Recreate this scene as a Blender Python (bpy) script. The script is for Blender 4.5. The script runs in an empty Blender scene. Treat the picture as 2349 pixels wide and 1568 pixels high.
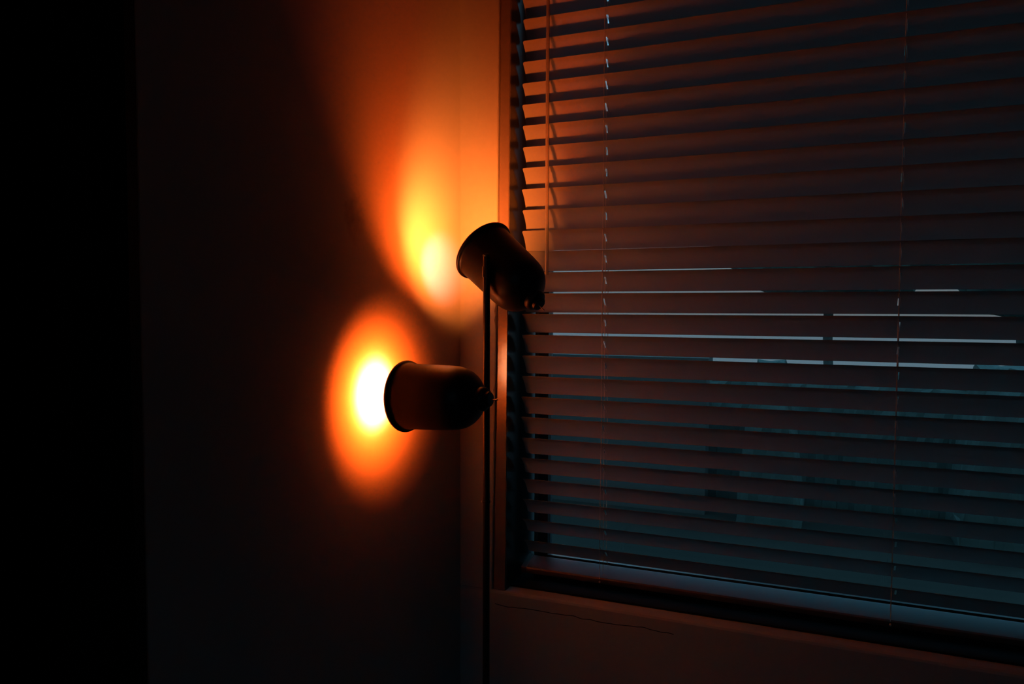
import bpy, bmesh, math, random
from mathutils import Vector, Matrix
random.seed(7)
C = bpy.context.scene.collection
SC = bpy.context.scene
CZ = 1.40                                   # eye height; heights below are written relative to the floor

# ------------------------------------------------------------------ camera, world, exposure
cd = bpy.data.cameras.new('camera'); cam = bpy.data.objects.new('camera', cd); C.objects.link(cam)
cd.sensor_fit = 'HORIZONTAL'; cd.sensor_width = 36; cd.lens = 1700 / 2349 * 36; cd.clip_start = 0.02
fw = Vector((-0.38124273, 0.9233769, -0.04504534)); rt = Vector((0.92425925, 0.38175361, 0.00300476)); up = Vector((-0.01997074, 0.04048803, 0.99898042))
M = Matrix((rt, up, -fw)).transposed().to_4x4(); M.translation = Vector((0.70647, -1.42159, CZ)); cam.matrix_world = M
SC.camera = cam
w = bpy.data.worlds.new('dusk_sky'); SC.world = w; w.use_nodes = True
nt = w.node_tree; bg = nt.nodes['Background']
tc = nt.nodes.new('ShaderNodeTexCoord'); sp = nt.nodes.new('ShaderNodeSeparateXYZ'); cr = nt.nodes.new('ShaderNodeValToRGB')
nt.links.new(tc.outputs['Generated'], sp.inputs[0]); nt.links.new(sp.outputs['Z'], cr.inputs[0]); nt.links.new(cr.outputs[0], bg.inputs[0])
cr.color_ramp.elements[0].position = 0.0; cr.color_ramp.elements[0].color = (0.150, 0.165, 0.180, 1)
e_ = cr.color_ramp.elements.new(0.26); e_.color = (0.20, 0.30, 0.37, 1)
cr.color_ramp.elements[2].position = 0.6; cr.color_ramp.elements[2].color = (0.50, 1.75, 2.70, 1)
bg.inputs[1].default_value = 1.0
vs = SC.view_settings; vs.view_transform = 'Standard'; vs.look = 'None'; vs.gamma = 1; vs.exposure = 0; vs.use_curve_mapping = False
cy = SC.cycles; cy.use_denoising = True; cy.max_bounces = 8; cy.diffuse_bounces = 5; cy.glossy_bounces = 4
cy.transparent_max_bounces = 12; cy.sample_clamp_indirect = 4; cy.caustics_reflective = False; cy.caustics_refractive = False

BULB = (1000.0, 92.0, 6.0); BULB_S = 1.0     # orange glow of the bulb
HOT_C = (1.0, 0.80, 0.50); BEAM_C = (1.0, 0.215, 0.028)    # colours of the added spots: pale core, orange spread

# ------------------------------------------------------------------ materials
def mat(name, col, rough=0.6, metal=0.0, bump=0.0, scale=60, vary=0.0, spec=0.5):
    m = bpy.data.materials.new(name); m.use_nodes = True; n = m.node_tree; b = n.nodes['Principled BSDF']
    b.inputs['Base Color'].default_value = (*col, 1); b.inputs['Roughness'].default_value = rough
    b.inputs['Metallic'].default_value = metal; b.inputs['Specular IOR Level'].default_value = spec
    t = n.nodes.new('ShaderNodeTexCoord'); nz = n.nodes.new('ShaderNodeTexNoise'); nz.inputs['Scale'].default_value = scale
    nz.inputs['Detail'].default_value = 6; n.links.new(t.outputs['Object'], nz.inputs['Vector'])
    r = n.nodes.new('ShaderNodeMix'); r.data_type = 'RGBA'; n.links.new(nz.outputs['Fac'], r.inputs[0])
    r.inputs[6].default_value = (*[c * (1 - vary) for c in col], 1); r.inputs[7].default_value = (*[min(1, c * (1 + vary)) for c in col], 1)
    n.links.new(r.outputs[2], b.inputs['Base Color'])
    if bump:
        bp = n.nodes.new('ShaderNodeBump'); bp.inputs['Strength'].default_value = bump; bp.inputs['Distance'].default_value = 0.001
        n.links.new(nz.outputs['Fac'], bp.inputs['Height']); n.links.new(bp.outputs[0], b.inputs['Normal'])
    return m

def add_mark(m, build, col):
    """mix a mark colour over the paint; build(nodes, links, pos) returns the mask socket"""
    n = m.node_tree; b = n.nodes['Principled BSDF']; src = b.inputs['Base Color'].links[0].from_socket
    g = n.nodes.new('ShaderNodeNewGeometry'); mask = build(n.nodes, n.links, g.outputs['Position'])
    x = n.nodes.new('ShaderNodeMix'); x.data_type = 'RGBA'; n.links.new(mask, x.inputs[0]); n.links.new(src, x.inputs[6])
    x.inputs[7].default_value = (*col, 1); n.links.new(x.outputs[2], b.inputs['Base Color'])

paint = mat('pale_wall_paint', (0.40, 0.39, 0.38), 0.75, bump=0.25, scale=90, vary=0.03, spec=0.3)
paint_win = mat('matt_window_wall_paint', (0.33, 0.32, 0.31), 0.75, bump=0.35, scale=70, vary=0.05, spec=0.3)
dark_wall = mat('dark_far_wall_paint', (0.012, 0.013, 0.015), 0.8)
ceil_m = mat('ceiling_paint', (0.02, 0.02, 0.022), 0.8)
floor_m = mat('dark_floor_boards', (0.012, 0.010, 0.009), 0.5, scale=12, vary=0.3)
alu = mat('dark_window_metal', (0.030, 0.034, 0.038), 0.3, metal=0.0, spec=0.4)
gasket = mat('grey_gasket', (0.12, 0.15, 0.16), 0.5)
slat_m = mat('pale_blind_slat', (0.37, 0.38, 0.39), 0.45, vary=0.03, scale=200)
n = slat_m.node_tree; o_ = n.nodes['Material Output']; tl_ = n.nodes.new('ShaderNodeBsdfTranslucent'); tl_.inputs[0].default_value = (0.5, 0.5, 0.5, 1)
ms_ = n.nodes.new('ShaderNodeMixShader'); ms_.inputs[0].default_value = 0.28
n.links.new(n.nodes['Principled BSDF'].outputs[0], ms_.inputs[1]); n.links.new(tl_.outputs[0], ms_.inputs[2]); n.links.new(ms_.outputs[0], o_.inputs['Surface'])
cord_m = mat('blind_cord', (0.70, 0.66, 0.64), 0.7)
casing_m = mat('brown_gloss_casing_paint', (0.15, 0.12, 0.11), 0.16, bump=0.15, scale=40, vary=0.1, spec=0.9)
black = mat('black_satin_lacquer', (0.014, 0.012, 0.013), 0.42, bump=0.03, scale=300, spec=0.35)
inner = mat('dull_shade_lining', (0.20, 0.19, 0.18), 0.5)
brass = mat('steel_switch', (0.55, 0.5, 0.47), 0.3, metal=1.0)
white_pl = mat('bulb_socket_ceramic', (0.5, 0.5, 0.48), 0.5)

def dark_blob(ns, ls, pos):
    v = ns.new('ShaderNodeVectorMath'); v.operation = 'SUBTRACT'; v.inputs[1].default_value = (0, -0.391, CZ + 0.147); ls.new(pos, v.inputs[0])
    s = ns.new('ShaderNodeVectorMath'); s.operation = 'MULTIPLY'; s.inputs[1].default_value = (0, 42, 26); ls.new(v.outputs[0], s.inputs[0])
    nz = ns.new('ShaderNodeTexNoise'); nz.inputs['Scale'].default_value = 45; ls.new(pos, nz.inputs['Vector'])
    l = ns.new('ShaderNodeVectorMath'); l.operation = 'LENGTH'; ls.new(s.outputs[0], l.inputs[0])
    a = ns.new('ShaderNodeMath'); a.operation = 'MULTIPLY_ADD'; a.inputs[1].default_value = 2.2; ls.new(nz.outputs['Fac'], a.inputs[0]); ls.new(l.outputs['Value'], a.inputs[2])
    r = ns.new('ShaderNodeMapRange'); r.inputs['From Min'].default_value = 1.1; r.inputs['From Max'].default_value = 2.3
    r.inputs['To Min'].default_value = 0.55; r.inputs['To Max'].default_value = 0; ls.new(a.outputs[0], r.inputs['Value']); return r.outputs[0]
add_mark(paint, dark_blob, (0.10, 0.08, 0.07))  # darker oval blob with a noisy edge, mixed over the paint

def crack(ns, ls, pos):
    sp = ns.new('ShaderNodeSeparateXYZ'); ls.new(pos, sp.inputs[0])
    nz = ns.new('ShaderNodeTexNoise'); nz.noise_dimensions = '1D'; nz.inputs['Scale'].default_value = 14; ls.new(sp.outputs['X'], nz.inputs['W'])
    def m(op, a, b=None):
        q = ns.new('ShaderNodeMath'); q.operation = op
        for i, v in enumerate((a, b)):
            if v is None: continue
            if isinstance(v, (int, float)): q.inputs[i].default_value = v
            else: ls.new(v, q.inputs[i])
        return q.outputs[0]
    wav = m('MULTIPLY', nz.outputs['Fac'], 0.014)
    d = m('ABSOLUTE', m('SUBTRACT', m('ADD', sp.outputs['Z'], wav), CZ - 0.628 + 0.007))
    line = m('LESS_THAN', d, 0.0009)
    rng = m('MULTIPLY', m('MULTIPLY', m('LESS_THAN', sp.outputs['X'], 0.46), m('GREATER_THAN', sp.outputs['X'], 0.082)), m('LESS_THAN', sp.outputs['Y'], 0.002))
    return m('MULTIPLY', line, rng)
add_mark(paint_win, crack, (0.03, 0.025, 0.02))

def bulb_glow(name, k):
    m = bpy.data.materials.new(name); m.use_nodes = True; n = m.node_tree; n.nodes.clear()
    e = n.nodes.new('ShaderNodeEmission'); o = n.nodes.new('ShaderNodeOutputMaterial'); mx = max(BULB)
    e.inputs[0].default_value = (*[c / mx for c in BULB], 1); e.inputs[1].default_value = mx * k; n.links.new(e.outputs[0], o.inputs[0]); return m
glow_up = bulb_glow('orange_bulb_glass', 0.55); glow_low = bulb_glow('orange_bulb_glass', 0.9)

glass = bpy.data.materials.new('window_glass'); glass.use_nodes = True; n = glass.node_tree; n.nodes.clear()
tr = n.nodes.new('ShaderNodeBsdfTransparent'); gl = n.nodes.new('ShaderNodeBsdfGlossy'); gl.inputs['Roughness'].default_value = 0.02
fr = n.nodes.new('ShaderNodeFresnel'); mxs = n.nodes.new('ShaderNodeMixShader'); o = n.nodes.new('ShaderNodeOutputMaterial')
tr.inputs[0].default_value = (0.88, 0.94, 0.95, 1)
n.links.new(fr.outputs[0], mxs.inputs[0]); n.links.new(tr.outputs[0], mxs.inputs[1]); n.links.new(gl.outputs[0], mxs.inputs[2]); n.links.new(mxs.outputs[0], o.inputs[0])

wand_m = bpy.data.materials.new('clear_wand_plastic'); wand_m.use_nodes = True; b = wand_m.node_tree.nodes['Principled BSDF']
b.inputs['Base Color'].default_value = (0.75, 0.72, 0.70, 1); b.inputs['Roughness'].default_value = 0.25; b.inputs['Transmission Weight'].default_value = 0.55
b.inputs['IOR'].default_value = 1.45

# ------------------------------------------------------------------ helpers
def obj(name, bm, m, parent=None, smooth=True, loc=None):
    me = bpy.data.meshes.new(name); bmesh.ops.recalc_face_normals(bm, faces=bm.faces); bm.to_mesh(me); bm.free()
    me.materials.append(m)
    if smooth:
        for p in me.polygons: p.use_smooth = True
        try: me.set_sharp_from_angle(angle=math.radians(38))
        except Exception: pass
    ob = bpy.data.objects.new(name, me); C.objects.link(ob)
    if parent: ob.parent = parent
    if loc: ob.location = loc
    return ob
def struct(name, bm, m, label, parent=None, cat=None):
    ob = obj(name, bm, m, parent, smooth=False); ob['kind'] = 'structure'; ob['label'] = label; ob['category'] = cat or name.split('_')[0]; return ob
def empty(name, loc, label, cat):
    ob = bpy.data.objects.new(name, None); C.objects.link(ob); ob.location = loc; ob.empty_display_size = 0.05
    ob['label'] = label; ob['category'] = cat; return ob
def box(bm, x0, x1, y0, y1, z0, z1):
    vs = [bm.verts.new((x, y, z)) for x in (x0, x1) for y in (y0, y1) for z in (z0, z1)]
    for f in ((0, 1, 3, 2), (4, 6, 7, 5), (0, 4, 5, 1), (2, 3, 7, 6), (0, 2, 6, 4), (1, 5, 7, 3)): bm.faces.new([vs[i] for i in f])
    return vs
def boxes(*bs):
    bm = bmesh.new()
    for b in bs: box(bm, *b)
    return bm
def frame_of(d):
    d = Vector(d).normalized(); a = Vector((0, 0, 1)) if abs(d.z) < 0.95 else Vector((1, 0, 0))
    u = d.cross(a).normalized(); return d, u, d.cross(u).normalized()
def lathe(bm, prof, org=(0, 0, 0), axis=(0, 0, 1), seg=48, close=False):
    """prof: list of (distance along the axis, radius)"""
    d, u, v = frame_of(axis); org = Vector(org); rings = []
    for t, r in prof:
        if r < 1e-6: rings.append([bm.verts.new(org + d * t)])
        else: rings.append([bm.verts.new(org + d * t + (u * math.cos(2 * math.pi * i / seg) + v * math.sin(2 * math.pi * i / seg)) * r) for i in range(seg)])
    prs = list(zip(rings, rings[1:]))
    if close: prs.append((rings[-1], rings[0]))
    for a, b in prs:
        for i in range(seg):
            j = (i + 1) % seg
            if len(a) == 1 and len(b) > 1: bm.faces.new((a[0], b[i], b[j]))
            elif len(b) == 1 and len(a) > 1: bm.faces.new((a[i], a[j], b[0]))
            elif len(a) > 1: bm.faces.new((a[i], a[j], b[j], b[i]))
    return bm
def tube(bm, pts, r, seg=8):
    pts = [Vector(p) for p in pts]; rings = []
    _, u, v = frame_of(pts[-1] - pts[0])
    for k, p in enumerate(pts):
        d = (pts[min(k + 1, len(pts) - 1)] - pts[max(k - 1, 0)]).normalized(); u = (u - d * u.dot(d)).normalized(); v = d.cross(u)
        rings.append([bm.verts.new(p + (u * math.cos(2 * math.pi * i / seg) + v * math.sin(2 * math.pi * i / seg)) * r) for i in range(seg)])
    for a, b in zip(rings, rings[1:]):
        for i in range(seg): bm.faces.new((a[i], a[(i + 1) % seg], b[(i + 1) % seg], b[i]))
    bm.faces.new(rings[0][::-1]); bm.faces.new(rings[-1])
    return bm

# ------------------------------------------------------------------ the room
RX, RY, RH = 3.3, -3.2, 2.55                # right and rear limits, ceiling height
SILL = CZ - 0.5985; HEAD = CZ + 0.86; WX = 1.62; WT = 0.22
def edge_x(z):                              # the plaster edge leans a little
    h = z - CZ - 0.1; return 0.0851 + (0.0067 if h > 0 else 0.0152) * h
def frame_x(z): return 0.1082 + 0.0073 * (z - CZ)     # right edge of the timber casing
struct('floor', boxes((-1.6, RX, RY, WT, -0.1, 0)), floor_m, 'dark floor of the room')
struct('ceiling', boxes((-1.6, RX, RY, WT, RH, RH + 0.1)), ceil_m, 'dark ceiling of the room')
# left wall: stops at an open, unlit doorway
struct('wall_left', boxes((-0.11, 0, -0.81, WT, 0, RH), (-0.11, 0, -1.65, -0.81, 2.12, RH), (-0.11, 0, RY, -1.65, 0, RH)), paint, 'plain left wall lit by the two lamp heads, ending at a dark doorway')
struct('door_shade', boxes((-0.118, 0.0015, -0.824, -0.81, 0, 2.12), (-0.118, 0.0015, -1.65, -1.636, 0, 2.12), (-0.118, 0.0015, -1.636, -0.824, 2.106, 2.12)), mat('shade_black_door_frame', (0.008, 0.007, 0.006), 0.6, spec=0.2), 'near-black frame added to keep the wall end at the open doorway dark')  # added black lining; puts shade on the wall end by colour
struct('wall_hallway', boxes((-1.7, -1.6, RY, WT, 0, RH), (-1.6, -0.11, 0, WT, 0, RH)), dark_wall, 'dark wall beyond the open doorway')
struct('wall_near', boxes((-1.7, 0.6, RY - 0.1, RY, 0, RH), (1.6, RX, RY - 0.1, RY, 0, RH), (0.6, 1.6, RY - 0.1, RY, 0, 1.5), (0.6, 1.6, RY - 0.1, RY, 2.2, RH)), dark_wall, 'dark wall behind the camera with an added opening for fill light')
fill_win = struct('window_fill', boxes((0.6, 0.64, RY - 0.08, RY - 0.02, 1.5, 2.2), (1.56, 1.6, RY - 0.08, RY - 0.02, 1.5, 2.2), (0.64, 1.56, RY - 0.08, RY - 0.02, 1.5, 1.54), (0.64, 1.56, RY - 0.08, RY - 0.02, 2.16, 2.2), (1.08, 1.12, RY - 0.075, RY - 0.025, 1.54, 2.16)), alu, 'window added behind the camera for blue fill light')  # unseen window, added so the sky gives a faint blue fill
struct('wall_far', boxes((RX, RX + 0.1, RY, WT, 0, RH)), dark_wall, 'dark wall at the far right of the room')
# window wall: chipped plaster edge beside the window
bm = bmesh.new()
NZ = 150; cols = []
zs = [SILL + (HEAD - SILL) * i / NZ for i in range(NZ + 1)]
chip = 0
for i, z in enumerate(zs):
    chip = 0.6 * chip + random.uniform(-0.0006, 0.0006)
    c = abs(chip) + (0.0018 if 0.25 < (z - SILL) / (HEAD - SILL) < 0.45 and random.random() < 0.25 else 0)
    e = edge_x(z)
    cols.append([bm.verts.new(p) for p in ((0, 0, z), (e - 0.02, 0, z), (e - 0.0016 - c, 0, z), (e - c * 0.3, 0.0012 + c, z), (e, 0.0035 + c, z), (e, 0.02, z), (e, WT, z), (0, WT, z))])
for a, b in zip(cols, cols[1:]):
    for k in range(len(a)): bm.faces.new((a[k], a[(k + 1) % len(a)], b[(k + 1) % len(a)], b[k]))
bm.faces.new(cols[0]); bm.faces.new(cols[-1][::-1])
# below: bullnosed, uneven sill edge
N2 = 90; cols = []
for i in range(N2 + 1):
    x = RX * (i / N2) ** 1.5; j = random.uniform(-0.0006, 0.0006)
    cols.append([bm.verts.new(p) for p in ((x, 0, 0), (x, 0, SILL - 0.006), (x, 0.0015, SILL - 0.002 + j), (x, 0.006, SILL + j * 0.5), (x, WT, SILL), (x, WT, 0))])
for a, b in zip(cols, cols[1:]):
    for k in range(len(a)): bm.faces.new((a[k], a[(k + 1) % len(a)], b[(k + 1) % len(a)], b[k]))
bm.faces.new(cols[0]); bm.faces.new(cols[-1][::-1])
box(bm, 0, RX, 0, WT, HEAD, RH); box(bm, WX, RX, 0, WT, SILL, HEAD)
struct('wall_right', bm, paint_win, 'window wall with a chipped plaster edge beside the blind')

# ------------------------------------------------------------------ window: dark metal frame, glass
FY = 0.0625
bm = bmesh.new()
def slab(xa0, xb0, xa1, xb1, y0, y1, z0, z1):
    q = [bm.verts.new(p) for p in ((xa0, y0, z0), (xb0, y0, z0), (xb0, y1, z0), (xa0, y1, z0), (xa1, y0, z1), (xb1, y0, z1), (xb1, y1, z1), (xa1, y1, z1))]
    for f in ((0, 1, 2, 3), (4, 5, 6, 7), (0, 1, 5, 4), (1, 2, 6, 5), (2, 3, 7, 6), (3, 0, 4, 7)): bm.faces.new([q[i] for i in f])
f0, f1 = frame_x(SILL), frame_x(HEAD); FY = 0.010; FB = 0.172
slab(f0 - 0.004, f0, f1 - 0.004, f1, FY, FB, SILL, HEAD)                     # left lining
slab(WX - 0.004, WX, WX - 0.004, WX, FY, FB, SILL, HEAD)
slab(f1, WX, f1, WX, FY, FB, HEAD - 0.004, HEAD)
win = struct('window_1', bm, alu, 'window with a dark metal frame behind the slatted blind')
bm = bmesh.new(); slab(f0, WX - 0.004, f0, WX - 0.004, 0.034, FB, SILL, SILL + 0.004); obj('sill_liner', bm, mat('shade_black_sill', (0.006, 0.006, 0.006), 0.9, spec=0.1), win, smooth=False)  # shade below the blind put into a black liner colour
bm = bmesh.new()
slab(0.1294, 0.1522, 0.1294, 0.1522, 0.135, 0.165, SILL + 0.004, HEAD - 0.004)
slab(WX - 0.05, WX - 0.025, WX - 0.05, WX - 0.025, 0.135, 0.165, SILL + 0.004, HEAD - 0.004)
slab(0.1522, WX - 0.05, 0.1522, WX - 0.05, 0.135, 0.165, SILL + 0.004, SILL + 0.044)
slab(0.1522, WX - 0.05, 0.1522, WX - 0.05, 0.135, 0.165, HEAD - 0.030, HEAD - 0.004)
obj('sash_frame', bm, alu, win, smooth=False)
bm = bmesh.new(); slab(0.112, 0.1294, 0.115, 0.1294, 0.155, 0.165, SILL + 0.004, HEAD - 0.004); slab(WX - 0.025, WX - 0.004, WX - 0.025, WX - 0.004, 0.155, 0.165, SILL + 0.004, HEAD - 0.004)
obj('frame_rebate', bm, gasket, win, smooth=False)
obj('pane', boxes((0.1522, WX - 0.05, 0.149, 0.153, SILL + 0.044, HEAD - 0.030)), glass, win, smooth=False)
# gloss-painted timber casing between the plaster edge and the metal lining
bm = bmesh.new(); cols = []
for i in range(81):
    z = SILL + (HEAD - SILL) * i / 80; a_ = edge_x(z) + 0.0030 + random.uniform(-0.0005, 0.0005); b_ = frame_x(z) - 0.0002
    cols.append([bm.verts.new(p) for p in ((a_ - 0.0028, 0.0065, z), (a_, 0.0040 + random.uniform(-0.0003, 0.0003), z), (a_ + 0.0015, 0.0034, z), (b_ - 0.0012, 0.0043, z), (b_, 0.0058, z), (b_, 0.0105, z), (a_ - 0.0028, 0.0105, z))])
for a, b in zip(cols, cols[1:]):
    for k in range(len(a)): bm.faces.new((a[k], a[(k + 1) % len(a)], b[(k + 1) % len(a)], b[k]))
bm.faces.new(cols[0]); bm.faces.new(cols[-1][::-1])
struct('trim_1', bm, casing_m, 'narrow gloss-painted casing between the plaster edge and the blind')

# ------------------------------------------------------------------ venetian blind
BL, BR = 0.1212, WX - 0.03                   # left and right ends of the slats
PITCH = 0.044; Z0 = CZ + 0.6075; SW = 0.050; YC = 0.0655
CORDS = (0.3000, 0.8395, 1.37)
blind = empty('venetian_blind', (0.85, YC, HEAD - 0.004), 'pale horizontal slatted blind hanging in the window beside the lamp', 'window blind')
BO = Vector(blind.location)
HW = 0.0016; SL = 0.0085                    # half width and half length of the cord slots
def slat_mesh():
    bm = bmesh.new(); L = BR - BL; R = 0.005; arc = math.radians(46)
    r_ = SW / (2 * math.sin(arc / 2)); 
    xs = [0, 0.0004, 0.0012, 0.0025, 0.005]
    xs += [L - x for x in reversed(xs)]
    for c in CORDS: xs += [c - BL - HW, c - BL + HW, c - BL - 0.02, c - BL + 0.02]
    k = 0.05
    while k < L: xs.append(k); k += 0.06
    xs = sorted(set(round(x, 5) for x in xs)); S = [-0.025, -0.0225, -0.018, -0.013, -SL, -0.004, 0, 0.004, SL, 0.013, 0.018, 0.0225, 0.025]
    def P(x, s, off):
        c = min(x, L - x); m = R - math.sqrt(max(0, R * R - (R - c) ** 2)) if c < R else 0
        s = max(-0.025 + m, min(0.025 - m, s)) if m else s
        t = s / r_; rr = r_ + off
        return (x, rr * math.sin(t), rr * math.cos(t) - r_)       # local: y across the slat, crown up
    top = [[bm.verts.new(P(x, s, 0.00025)) for s in S] for x in xs]; bot = [[bm.verts.new(P(x, s, -0.00025)) for s in S] for x in xs]
    nx, ns = len(xs), len(S)
    def hole(i, j):
        if i < 0 or j < 0 or i >= nx - 1 or j >= ns - 1: return True
        xm = (xs[i] + xs[i + 1]) / 2 + BL; sm = (S[j] + S[j + 1]) / 2
        return any(abs(xm - c) < HW for c in CORDS) and abs(sm) < SL
    for i in range(nx - 1):
        for j in range(ns - 1):
            if hole(i, j): continue
            bm.faces.new((top[i][j], top[i + 1][j], top[i + 1][j + 1], top[i][j + 1])); bm.faces.new((bot[i][j], bot[i][j + 1], bot[i + 1][j + 1], bot[i + 1][j]))
            for (di, dj, a, b) in ((-1, 0, (i, j), (i, j + 1)), (1, 0, (i + 1, j), (i + 1, j + 1)), (0, -1, (i, j), (i + 1, j)), (0, 1, (i, j + 1), (i + 1, j + 1))):
                if hole(i + di, j + dj): bm.faces.new((top[a[0]][a[1]], top[b[0]][b[1]], bot[b[0]][b[1]], bot[a[0]][a[1]]))
    bmesh.ops.remove_doubles(bm, verts=bm.verts, dist=0.00003)
    me = bpy.data.meshes.new('slat'); bm.normal_update(); bm.to_mesh(me); bm.free(); me.materials.append(slat_m)
    for p in me.polygons: p.use_smooth = True
    me.set_sharp_from_angle(angle=math.radians(40)); return me
sme = slat_mesh(); slats = []
K0, K1 = -4, 25
for k in range(K0, K1 + 1):
    tilt = math.radians(54.5 - max(0, k - 19) * 1.6 + random.uniform(-0.5, 0.5) + (2.6 if k < 11 else 1.6 if k < 13 else 0))
    zf = Z0 - k * PITCH + random.uniform(-0.0006, 0.0006)
    o = bpy.data.objects.new('slat', sme); C.objects.link(o); o.parent = blind
    cz = zf - 0.025 * math.sin(tilt)
    o.location = Vector((BL + random.uniform(-0.0012, 0.0012) + (0.0055 if k > 21 else 0), YC, cz)) - BO
    o.rotation_euler = (-tilt, random.uniform(-0.0006, 0.0006), 0); slats.append((zf, cz, tilt))
# bottom rail
bm = bmesh.new()
def rail_section(x):
    pts = [(-0.025, -0.002), (-0.0255, 0.0), (-0.0255, 0.009), (-0.0235, 0.0115), (-0.018, 0.012), (0.018, 0.012), (0.0235, 0.0115), (0.0255, 0.009), (0.0255, 0.0), (0.025, -0.002)]
    return [bm.verts.new((x, y, z - 0.012)) for y, z in pts]
secs = [rail_section(x) for x in (0, 0.012, 0.0122, BR - BL + 0.003)]
for a, b in zip(secs, secs[1:]):
    for i in range(len(a)): bm.faces.new((a[i], a[(i + 1) % len(a)], b[(i + 1) % len(a)], b[i]))
bm.faces.new(secs[0]); bm.faces.new(secs[-1][::-1])
rail_m = mat('shade_dark_bottom_rail', (0.085, 0.055, 0.045), 0.4)  # shade from the slats above put into the rail colour
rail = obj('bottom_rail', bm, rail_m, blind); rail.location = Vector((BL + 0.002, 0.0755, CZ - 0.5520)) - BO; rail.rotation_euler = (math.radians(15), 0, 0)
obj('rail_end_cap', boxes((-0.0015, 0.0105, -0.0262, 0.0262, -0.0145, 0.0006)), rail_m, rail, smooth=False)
obj('headrail', boxes((BL - 0.004 - BO.x, BR + 0.004 - BO.x, -0.028, 0.028, -0.052, -0.004)), slat_m, blind, smooth=False)
# ladder and lift cords
for c in CORDS:
    bm = bmesh.new(); bmk = bmesh.new(); yf, yb = YC - 0.0175, YC + 0.0175; ztop = HEAD - 0.056; zb = CZ - 0.556
    for y0, x0 in ((yf, c - 0.0022), (yb, c + 0.0022)):
        pts = [(x0 - BO.x, y0 - BO.y, ztop - BO.z)]
        for zf, cz, t in slats:
            h = 0.0262; yy = YC - h * math.cos(t) if y0 < YC else YC + h * math.cos(t); zz = cz + h * math.sin(t) if y0 < YC else cz - h * math.sin(t)
            pts.append((x0 - BO.x + random.uniform(-0.0004, 0.0004), yy - BO.y, zz - BO.z))
        pts.append((x0 - BO.x, (0.0495 if y0 < YC else 0.100) - BO.y, zb - BO.z - (0.004 if y0 < YC else -0.010)))
        tube(bm, pts, 0.0006, 6)
    for zf, cz, t in slats:                                        # the rung under each slat
        h = 0.0262; a = Vector((c - 0.0022, YC - h * math.cos(t), cz + h * math.sin(t))); b2 = Vector((c + 0.0022 + random.uniform(0, 0.003), YC + h * math.cos(t), cz - h * math.sin(t)))
        mid = (a + b2) / 2 + Vector((0.001, -0.0012, -0.0015)); tube(bm, [a - BO, mid - BO, b2 - BO], 0.00055, 6)
    obj('ladder_cord', bm, cord_m, blind)
    pts = [(c - BO.x + random.uniform(-0.0006, 0.0006), 0, z - BO.z) for z in (ztop, CZ + 0.3, CZ - 0.1, CZ - 0.557)]
    obj('lift_cord', tube(bmk, pts, 0.0006, 6), cord_m, blind)
    kb = lathe(bmesh.new(), [(-0.0025, 0), (-0.0018, 0.0016), (0, 0.0022), (0.0018, 0.0016), (0.0025, 0)], (c - 0.0022 - BO.x, 0.0485 - BO.y, CZ - 0.566 - BO.z), seg=10)
    obj('cord_knot', kb, cord_m, blind)
# wand
wx, wy = 0.1842, 0.031; bm = bmesh.new()
lathe(bm, [(0, 0), (0, 0.0034), (0.003, 0.0040), (0.705, 0.0036), (0.705, 0)], (wx - BO.x, wy - BO.y, CZ + 0.070 - BO.z), seg=6)
wand = obj('tilt_wand', bm, wand_m, blind, smooth=False); wand['label'] = 'clear six-sided tilt wand'
bm = tube(bmesh.new(), [(wx - BO.x, wy - BO.y, CZ + 0.774 - BO.z), (wx - BO.x, wy - BO.y + 0.002, CZ + 0.786 - BO.z), (wx - BO.x, -0.027, HEAD - 0.03 - BO.z)], 0.0012)
obj('wand_hook', bm, brass, blind)

# ------------------------------------------------------------------ floor lamp with two swivelling heads
PX, PY = 0.1862, -0.275
lamp = empty('floor_lamp', (PX, PY, 0), 'tall black floor lamp with two glowing dome heads turned to the corner', 'floor lamp')
LO = Vector(lamp.location); PTOP = CZ + 0.0900
obj('base', lathe(bmesh.new(), [(0, 0), (0, 0.125), (0.004, 0.130), (0.016, 0.130), (0.021, 0.124), (0.024, 0.03), (0.03, 0.014), (0.045, 0.012), (0.045, 0)]), black, lamp)
pole = obj('pole', lathe(bmesh.new(), [(0.03, 0), (0.03, 0.0061), (PTOP - 0.002, 0.0059), (PTOP - 0.0012, 0.0066), (PTOP + 0.001, 0.0064), (PTOP + 0.002, 0.003), (PTOP + 0.002, 0)], seg=32), black, lamp)
zc = CZ - 0.331
col = obj('pole_collar', lathe(bmesh.new(), [(zc - 0.0018, 0.0058), (zc - 0.0018, 0.0068), (zc + 0.0018, 0.0068), (zc + 0.0018, 0.0058)], seg=32), black, pole)
bm = bmesh.new()
for s in (-1, 1): lathe(bm, [(0.0060, 0), (0.0060, 0.0014), (0.0076, 0.0019), (0.0086, 0.0014), (0.0090, 0)], (0, 0, zc), (s * rt.x, s * rt.y, 0), seg=14)
obj('collar_screw', bm, brass, pole)

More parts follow.
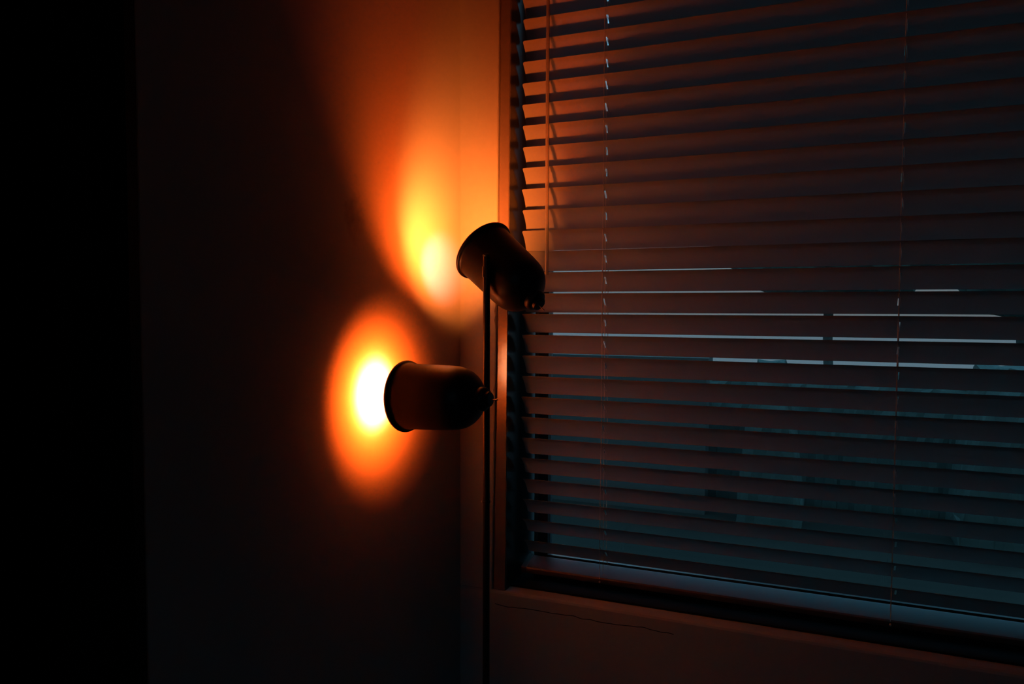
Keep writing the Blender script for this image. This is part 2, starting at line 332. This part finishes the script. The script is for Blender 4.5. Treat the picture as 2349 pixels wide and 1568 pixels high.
def head(center, axis, arm_z, beams, glow_m, off=(0, 0, 0), scale=1.0):
    """center = middle of the opening"""
    a = Vector(axis).normalized(); c = Vector(center) - LO; R = 0.0553 * scale; L = 0.151 * scale
    # outside profile, t measured backwards from the mouth
    out = [(0.0042 - 0.0042 * math.cos(q), R + 0.0012 + 0.0042 * math.sin(q)) for q in [math.radians(x) for x in (8, 28, 50, 72, 95, 118, 140, 158)]]
    out += [(0.0098, R + 0.0008), (0.013, R), (0.050, R - 0.0012), (0.090, R - 0.0024), (0.100, R - 0.0032)]
    t0, r0 = 0.100, R - 0.0032; D = L - t0
    for i in range(1, 13):
        q = i / 12 * math.pi / 2; t = t0 + D * math.sin(q); r = r0 * math.cos(q) ** 0.94
        out.append((t, max(r, 0.012)))
        if r < 0.014: break
    tl = out[-1][0]; out.append((tl + 0.001, 0.0))
    inn = [(max(t - 0.0015, 0.0), max(r - 0.0016, 0)) for t, r in out]; inn[:8] = [(0.0002, R + 0.0006), (0.0006, R - 0.0002), (0.0014, R - 0.0008), (0.0025, R - 0.0012), (0.0040, R - 0.0014), (0.0055, R - 0.0015), (0.0070, R - 0.0016), (0.0085, R - 0.0016)]
    bm = bmesh.new(); lathe(bm, out, c, -a, 72)
    # lip closes outside to inside
    d, u, v = frame_of(-a); ring = []
    for rr in (out[0][1], R + 0.0006): ring.append([bm.verts.new(c - a * out[0][0] + (u * math.cos(2 * math.pi * i / 72) + v * math.sin(2 * math.pi * i / 72)) * rr) for i in range(72)])
    for i in range(72): bm.faces.new((ring[0][i], ring[0][(i + 1) % 72], ring[1][(i + 1) % 72], ring[1][i]))
    bmesh.ops.remove_doubles(bm, verts=bm.verts, dist=0.00001)
    sh = obj('lamp_shade', bm, black, lamp)
    obj('shade_lining', lathe(bmesh.new(), inn, c, -a, 72), inner, sh)
    # stepped socket cap with the switch at the back
    b0 = c - a * (tl - 0.004)
    cap = obj('socket_cap', lathe(bmesh.new(), [(-0.004, 0.0), (0.0, 0.0175), (0.004, 0.0195), (0.011, 0.0190), (0.014, 0.0165), (0.0155, 0.0125), (0.020, 0.0120), (0.022, 0.0100), (0.0225, 0.0)], b0, -a, 40), black, sh)
    s0 = b0 - a * 0.021 + u * 0.004
    obj('switch', lathe(bmesh.new(), [(0, 0), (0, 0.0009), (0.012, 0.0009), (0.013, 0.0013), (0.0155, 0.0013), (0.016, 0)], s0, -a, 12), brass, cap)
    # socket and bulb inside
    sb = c - a * (tl - 0.004)
    so = obj('bulb_socket', lathe(bmesh.new(), [(0.0, 0.0), (0.0, 0.015), (0.036, 0.015), (0.038, 0.012), (0.038, 0.0)], sb, a, 24), white_pl, sh)
    bc = c - a * BULB_BACK + Vector(off)
    bu = obj('bulb', lathe(bmesh.new(), [(-0.040, 0.0), (-0.040, 0.011), (-0.018, 0.009)] + [(0.015 * -math.cos(q), 0.015 * math.sin(q)) for q in [math.radians(x) for x in range(42, 180, 12)]] + [(0.015, 0.0)], bc, a, 32), glow_m, sh)
    # swivel arm from the pole to the side of the shade
    p0 = Vector((0, 0, arm_z)); tt = max(0.05, min((c - p0).dot(a), L - 0.012)); m = c - a * tt
    rs = [r for t, r in out if t <= tt + 1e-4][-1]
    dr = (m - p0); ln = max(0.010, dr.length - rs + 0.002); dr.normalize()
    obj('swivel_arm', lathe(bmesh.new(), [(0.002, 0), (0.002, 0.0042), (ln - 0.004, 0.0042), (ln - 0.004, 0.009), (ln, 0.010), (ln + 0.002, 0)], p0, dr, 24), black, lamp)
    j = obj('swivel_joint', lathe(bmesh.new(), [(arm_z - 0.009, 0.0058), (arm_z - 0.009, 0.0074), (arm_z + 0.009, 0.0074), (arm_z + 0.009, 0.0058)], seg=28), black, lamp)
    # spots added at the bulb to shape its pool of light: (power, colour, direction, cone angle)
    for pw, cl, dr_, an in beams:
        ld = bpy.data.lights.new('added_beam', 'SPOT'); ld.energy = pw; ld.color = cl; ld.spot_size = math.radians(an); ld.spot_blend = 1.0; ld.shadow_soft_size = 0.008
        lo = bpy.data.objects.new('added_beam', ld); C.objects.link(lo); lo.parent = sh
        lo.rotation_euler = (-Vector(dr_)).to_track_quat('Z', 'Y').to_euler(); lo.location = c + Vector(off) - a * (BULB_BACK - 0.017)
    return sh
BULB_BACK = 0.041
head((0.0620, -0.3350, CZ - 0.1487), (-0.993, 0.110, -0.030), CZ - 0.149, [(5.5, HOT_C, (-1, 0.05, 0), 84), (14.0, BEAM_C, (-1, 0.05, 0), 100)], glow_low)
head((0.1440, -0.2000, CZ + 0.1058), (-0.750, 0.250, 0.590), CZ + 0.062, [(2.4, (1.0, 0.78, 0.85), (-0.79, 0.61, -0.05), 46), (16.0, BEAM_C, (-0.70, 0.65, 0.33), 116)], glow_up, (-0.011, -0.014, 0.0), 0.99)

# ------------------------------------------------------------------ outside, seen through the slats
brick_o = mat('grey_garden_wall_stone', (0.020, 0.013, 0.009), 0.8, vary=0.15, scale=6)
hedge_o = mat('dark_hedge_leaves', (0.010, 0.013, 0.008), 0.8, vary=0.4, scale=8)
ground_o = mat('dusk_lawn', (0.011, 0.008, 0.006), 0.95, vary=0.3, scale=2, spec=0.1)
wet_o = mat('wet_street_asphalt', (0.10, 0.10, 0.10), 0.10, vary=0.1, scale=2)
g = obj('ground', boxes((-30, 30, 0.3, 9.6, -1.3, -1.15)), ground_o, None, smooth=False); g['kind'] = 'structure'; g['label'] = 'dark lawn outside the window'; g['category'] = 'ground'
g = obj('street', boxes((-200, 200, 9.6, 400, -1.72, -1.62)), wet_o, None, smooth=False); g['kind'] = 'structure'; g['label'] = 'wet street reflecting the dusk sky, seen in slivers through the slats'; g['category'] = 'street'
def hedge(x0, x1, ztop, label, y=9.0):
    bm = bmesh.new(); n = max(6, int((x1 - x0) / 0.09)); m = 14; gr = []
    for i in range(n + 1):
        row = []
        x = x0 + (x1 - x0) * i / n; en = min(1.0, min(i, n - i) / 2.5 + 0.35)
        for j in range(m + 1):
            q = math.pi * j / m; zz = (ztop + 1.6) * en * max(0.02, math.sin(q)) ** 0.35
            row.append(bm.verts.new((x + random.uniform(-.03, .03), y - 0.5 * math.cos(q) + random.uniform(-.04, .04), (-1.2 if j in (0, m) else -1.6 + zz + random.uniform(-.035, .02)))))
        gr.append(row)
    for i in range(n):
        for j in range(m): bm.faces.new((gr[i][j], gr[i + 1][j], gr[i + 1][j + 1], gr[i][j + 1]))
    for row in (gr[0], gr[-1]): bm.faces.new(row)
    o = obj('hedge', bm, hedge_o, None, smooth=False); o['label'] = label; o['category'] = 'hedge'; return o
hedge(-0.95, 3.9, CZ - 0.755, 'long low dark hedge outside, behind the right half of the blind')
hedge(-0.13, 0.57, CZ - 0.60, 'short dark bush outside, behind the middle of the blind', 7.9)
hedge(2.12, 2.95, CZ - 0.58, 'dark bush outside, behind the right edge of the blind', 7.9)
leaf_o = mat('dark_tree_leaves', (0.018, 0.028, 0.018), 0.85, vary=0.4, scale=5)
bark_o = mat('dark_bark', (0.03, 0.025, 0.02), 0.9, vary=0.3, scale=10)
def tree(x, y, rx, zb, zt, label):
    root = empty('tree', (x, y, -1.65), label, 'tree')
    bm = bmesh.new(); bmesh.ops.create_icosphere(bm, subdivisions=5, radius=1.0); zc_ = (zb + zt) / 2
    for v in bm.verts:
        n_ = v.co.normalized(); k = 1 + 0.10 * math.sin(7 * n_.x + 3 * n_.z + x) + 0.07 * math.sin(17 * n_.z + 11 * n_.x) + 0.05 * math.sin(31 * n_.x + 23 * n_.y + 9 * n_.z) + random.uniform(-0.03, 0.03)
        v.co = Vector((n_.x * rx * k, n_.y * rx * 0.7 * k, n_.z * (zt - zb) / 2 * (1 + (k - 1) * 0.4) + zc_ + 1.65))
    obj('crown', bm, leaf_o, root, smooth=False)
    t = bmesh.new(); tube(t, [(0, 0, 0.4), (0.05, 0, 1.2), (0.0, 0.05, 2.4), (0.03, 0, zc_ + 1.65)], 0.10, 10); obj('trunk', t, bark_o, root)
tree(0.9, 15.5, 3.0, CZ + 0.14, CZ + 7.2, 'wide dark tree outside, left of its neighbour behind the blind')
tree(5.6, 21.5, 3.4, CZ + 0.12, CZ + 8.6, 'dark tree outside, behind the right edge of the blind')
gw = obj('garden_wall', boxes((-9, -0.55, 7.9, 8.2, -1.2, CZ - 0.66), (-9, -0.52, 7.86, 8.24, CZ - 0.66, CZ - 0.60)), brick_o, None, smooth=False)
gw['label'] = 'low grey garden wall outside, behind the left half of the blind'; gw['category'] = 'garden wall'
